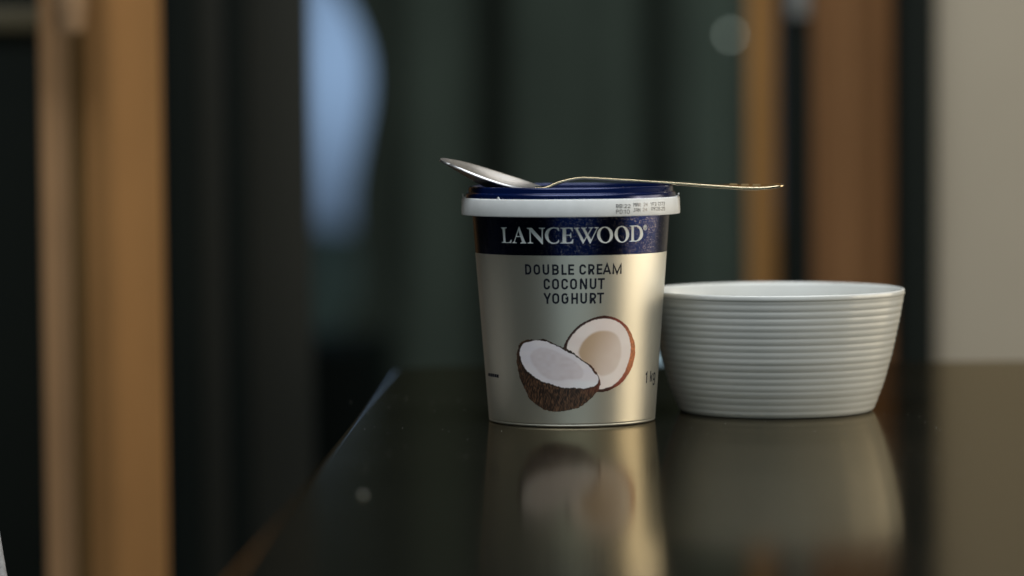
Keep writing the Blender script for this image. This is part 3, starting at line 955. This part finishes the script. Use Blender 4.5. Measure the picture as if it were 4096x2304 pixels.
M_dwall = mat("dark wall paint", (0.030, 0.036, 0.032), .8, spec=.1)
mottle(M_dwall, 3, (.027, .033, .029), (.034, .040, .036))
w2 = box("wall", (-3.6, 3.42, FLOOR), (X(560, 3.42), 3.56, 2.4), M_dwall, None, .002)
tag(w2, "dark wall behind the cabinet at the left", None, None, "structure")

# pale blue stool beyond the table, seen in the chink between tub and bowl
Y6 = 2.55
za = at_y(2650, 1330, Y6).z
st = empty("stool", (X(2960, Y6), Y6 + .1, FLOOR), "pale blue stool behind the table, glimpsed between tub and bowl", "stool")
M_st = mat("pale blue paint", (0.30, 0.42, 0.50), .5)
hx0, hx1 = X(2510, Y6) - st.location.x, X(3400, Y6) - st.location.x
box("seat", (hx0, -.1, za - FLOOR - .07), (hx1, .08, za - FLOOR), M_st, st, .006)
for sx in (hx0 + .022, hx1 - .022):
    for sy in (-.078, .058):
        box("leg", (sx - .013, sy - .013, 0), (sx + .013, sy + .013, za - FLOOR - .072), M_st, st, .003)

# grey chair at the lower left corner
M_fab = mat("grey woven fabric", (.40, .39, .38), .95, spec=.1)
mottle(M_fab, 160, (.30, .29, .285), (.50, .485, .48), detail=6)
grain(M_fab, 700, .5, .0006)
ch = empty("chair", (-.235, 1.84, FLOOR), "grey upholstered chair at the lower left corner beside the table", "chair")
M_chl = mat("black chair leg", (.015, .015, .015), .5)
pa, pb, pc = at_y(-2, 1925, 1.70), at_y(22, 2060, 1.70), at_y(63, 2304, 1.70)
bm = bmesh.new()
# backrest: rounded slab leaning away from the table; its front follows the traced edge
slope = (pc.x - pb.x) / (pc.z - pb.z)
prof2 = []
for z in np.linspace(-.34, pb.z, 8): prof2.append((pc.x + slope * (z - pc.z), z))
prof2 += [(pa.x, pa.z), (pa.x - .010, pa.z + .018), (pa.x - .024, pa.z + .026), (pa.x - .040, pa.z + .020), (pa.x - .050, pa.z + .004)]
for z in np.linspace(pb.z, -.34, 6): prof2.append((pc.x + slope * (z - pc.z) - .056, z))
NYc = 10
ys = [1.69] + [1.69 + .012 * (1 - math.cos(a)) for a in np.linspace(.3, 1.57, 4)] + list(np.linspace(1.72, 2.06, 8)) + [2.075, 2.08]
rows = []
for y in ys:
    e = min(1.0, max(0.0, (y - 1.69) / .012)); e2 = min(1.0, max(0.0, (2.08 - y) / .012))
    ins = (1 - math.sqrt(1 - (1 - min(e, e2)) ** 2)) * .010
    cx_ = sum(q[0] for q in prof2) / len(prof2); cz_ = sum(q[1] for q in prof2) / len(prof2)
    sh = -(y - 1.69) * .42
    rows.append([bm.verts.new((x + sh + math.copysign(ins, cx_ - x) - ch.location.x, y - ch.location.y, z + (ins * (-1 if z > cz_ else 1)) - FLOOR)) for x, z in prof2])
for a, b in zip(rows, rows[1:]):
    for k in range(len(a)):
        j = (k + 1) % len(a)
        bm.faces.new((a[k], a[j], b[j], b[k]))
bm.faces.new(rows[0][::-1]); bm.faces.new(rows[-1])
from_bm("backrest", bm, M_fab, ch, True, 50)
box("seat", (-.02, -.20, .36), (.36, .24, .46), M_fab, ch, .02)
for sx in (.02, .32):
    for sy in (-.17, .21):
        box("leg", (sx - .014, sy - .014, 0), (sx + .014, sy + .014, .362), M_chl, ch, .003)

# ------------------------------------------------------------------ outdoors seen through the gap
M_sky = bpy.data.materials.new("evening sky")
M_sky.use_nodes = True
n, l = M_sky.node_tree.nodes, M_sky.node_tree.links
n.remove(n["Principled BSDF"])
em = n.new("ShaderNodeEmission")
em.inputs["Color"].default_value = (0.42, 0.64, 0.98, 1)
em.inputs["Strength"].default_value = 0.47
l.new(em.outputs[0], n["Material Output"].inputs[0])
# soft glow painted into the evening sky, fading out from a bright centre
tcs = n.new("ShaderNodeTexCoord"); mpp = n.new("ShaderNodeMapping"); cl = at_y(1345, 230, 19.4)
mpp.inputs["Location"].default_value = (-cl.x / 0.52, 0, -cl.z / 1.25)
mpp.inputs["Scale"].default_value = (1 / 0.52, 0.0, 1 / 1.25)
ln = n.new("ShaderNodeVectorMath"); ln.operation = 'LENGTH'
rs = n.new("ShaderNodeMapRange"); rs.interpolation_type = 'SMOOTHSTEP'
rs.inputs["From Min"].default_value = 0.0; rs.inputs["From Max"].default_value = 1.0
rs.inputs["To Min"].default_value = 0.64; rs.inputs["To Max"].default_value = 0.12
l.new(tcs.outputs["Object"], mpp.inputs["Vector"]); l.new(mpp.outputs[0], ln.inputs[0]); l.new(ln.outputs["Value"], rs.inputs["Value"]); l.new(rs.outputs[0], em.inputs["Strength"])
vs, fs = [], []
NA, NB = 24, 12
for j in range(NB + 1):
    el = math.radians(-6 + 50 * j / NB)
    for i in range(NA + 1):
        az = math.radians(-50 + 100 * i / NA)
        vs.append((14 * math.cos(el) * math.sin(az), 5.5 + 14 * math.cos(el) * math.cos(az), 14 * math.sin(el)))
for j in range(NB):
    for i in range(NA):
        a = j * (NA + 1) + i
        fs.append((a, a + 1, a + NA + 2, a + NA + 1))
sk = pydata("sky", vs, fs, M_sky)
tag(sk, "blue evening sky outside the window", None, None, "structure")
M_hill = mat("hillside with painted glow", (0.2, 0.28, 0.25), .95, spec=.1)
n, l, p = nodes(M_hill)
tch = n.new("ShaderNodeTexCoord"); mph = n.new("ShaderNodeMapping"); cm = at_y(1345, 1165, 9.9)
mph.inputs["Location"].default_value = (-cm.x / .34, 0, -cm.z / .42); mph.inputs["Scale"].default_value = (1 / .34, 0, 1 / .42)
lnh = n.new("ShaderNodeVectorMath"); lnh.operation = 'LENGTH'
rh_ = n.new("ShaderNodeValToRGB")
rh_.color_ramp.elements[0].color = (.50, .58, .48, 1); rh_.color_ramp.elements[1].color = (.15, .21, .19, 1); rh_.color_ramp.elements[1].position = 1.0  # paler centre: a teal glow painted into the hill colour
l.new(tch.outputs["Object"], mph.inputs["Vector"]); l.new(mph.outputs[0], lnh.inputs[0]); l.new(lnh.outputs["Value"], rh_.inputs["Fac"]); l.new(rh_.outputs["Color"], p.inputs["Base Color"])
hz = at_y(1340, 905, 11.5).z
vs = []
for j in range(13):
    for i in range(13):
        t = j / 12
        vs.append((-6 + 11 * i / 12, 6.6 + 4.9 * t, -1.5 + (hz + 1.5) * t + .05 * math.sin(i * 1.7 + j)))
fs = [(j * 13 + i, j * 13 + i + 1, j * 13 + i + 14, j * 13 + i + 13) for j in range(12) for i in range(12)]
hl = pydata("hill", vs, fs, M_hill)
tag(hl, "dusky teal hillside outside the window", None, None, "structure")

# made-up lamp for a glint in dark glass; blurs to a pale disc
YL = 4.3
lc = at_y(2922, 139, YL)
lp = empty("glint_lamp", (lc.x, lc.y, FLOOR), "made-up slim lamp standing in for a glint in dark glass, with a small pale glowing bulb before the dark drape, upper right", "lamp")
M_glint = bpy.data.materials.new("glint glow")
M_glint.use_nodes = True
n, l = M_glint.node_tree.nodes, M_glint.node_tree.links
n.remove(n["Principled BSDF"])
em = n.new("ShaderNodeEmission")
em.inputs["Color"].default_value = (0.85, 1.0, 0.88, 1)
em.inputs["Strength"].default_value = 2.1
l.new(em.outputs[0], n["Material Output"].inputs[0])
hz_ = lc.z - FLOOR
bm = bmesh.new()
bmesh.ops.create_uvsphere(bm, u_segments=16, v_segments=10, radius=.0035)
for vv in bm.verts: vv.co.z += hz_
from_bm("bead", bm, M_glint, lp)
bm = bmesh.new()
g = bmesh.ops.create_cone(bm, cap_ends=True, segments=12, radius1=.003, radius2=.002, depth=hz_ - .02)
for vv in bm.verts: vv.co.z += (hz_ - .02) / 2 + .013
from_bm("pole", bm, M_frame, lp, True, 40)
bm = bmesh.new()
g = bmesh.ops.create_cone(bm, cap_ends=True, segments=32, radius1=.11, radius2=.10, depth=.016)
for vv in bm.verts: vv.co.z += .008
from_bm("base", bm, M_frame, lp, True, 40)
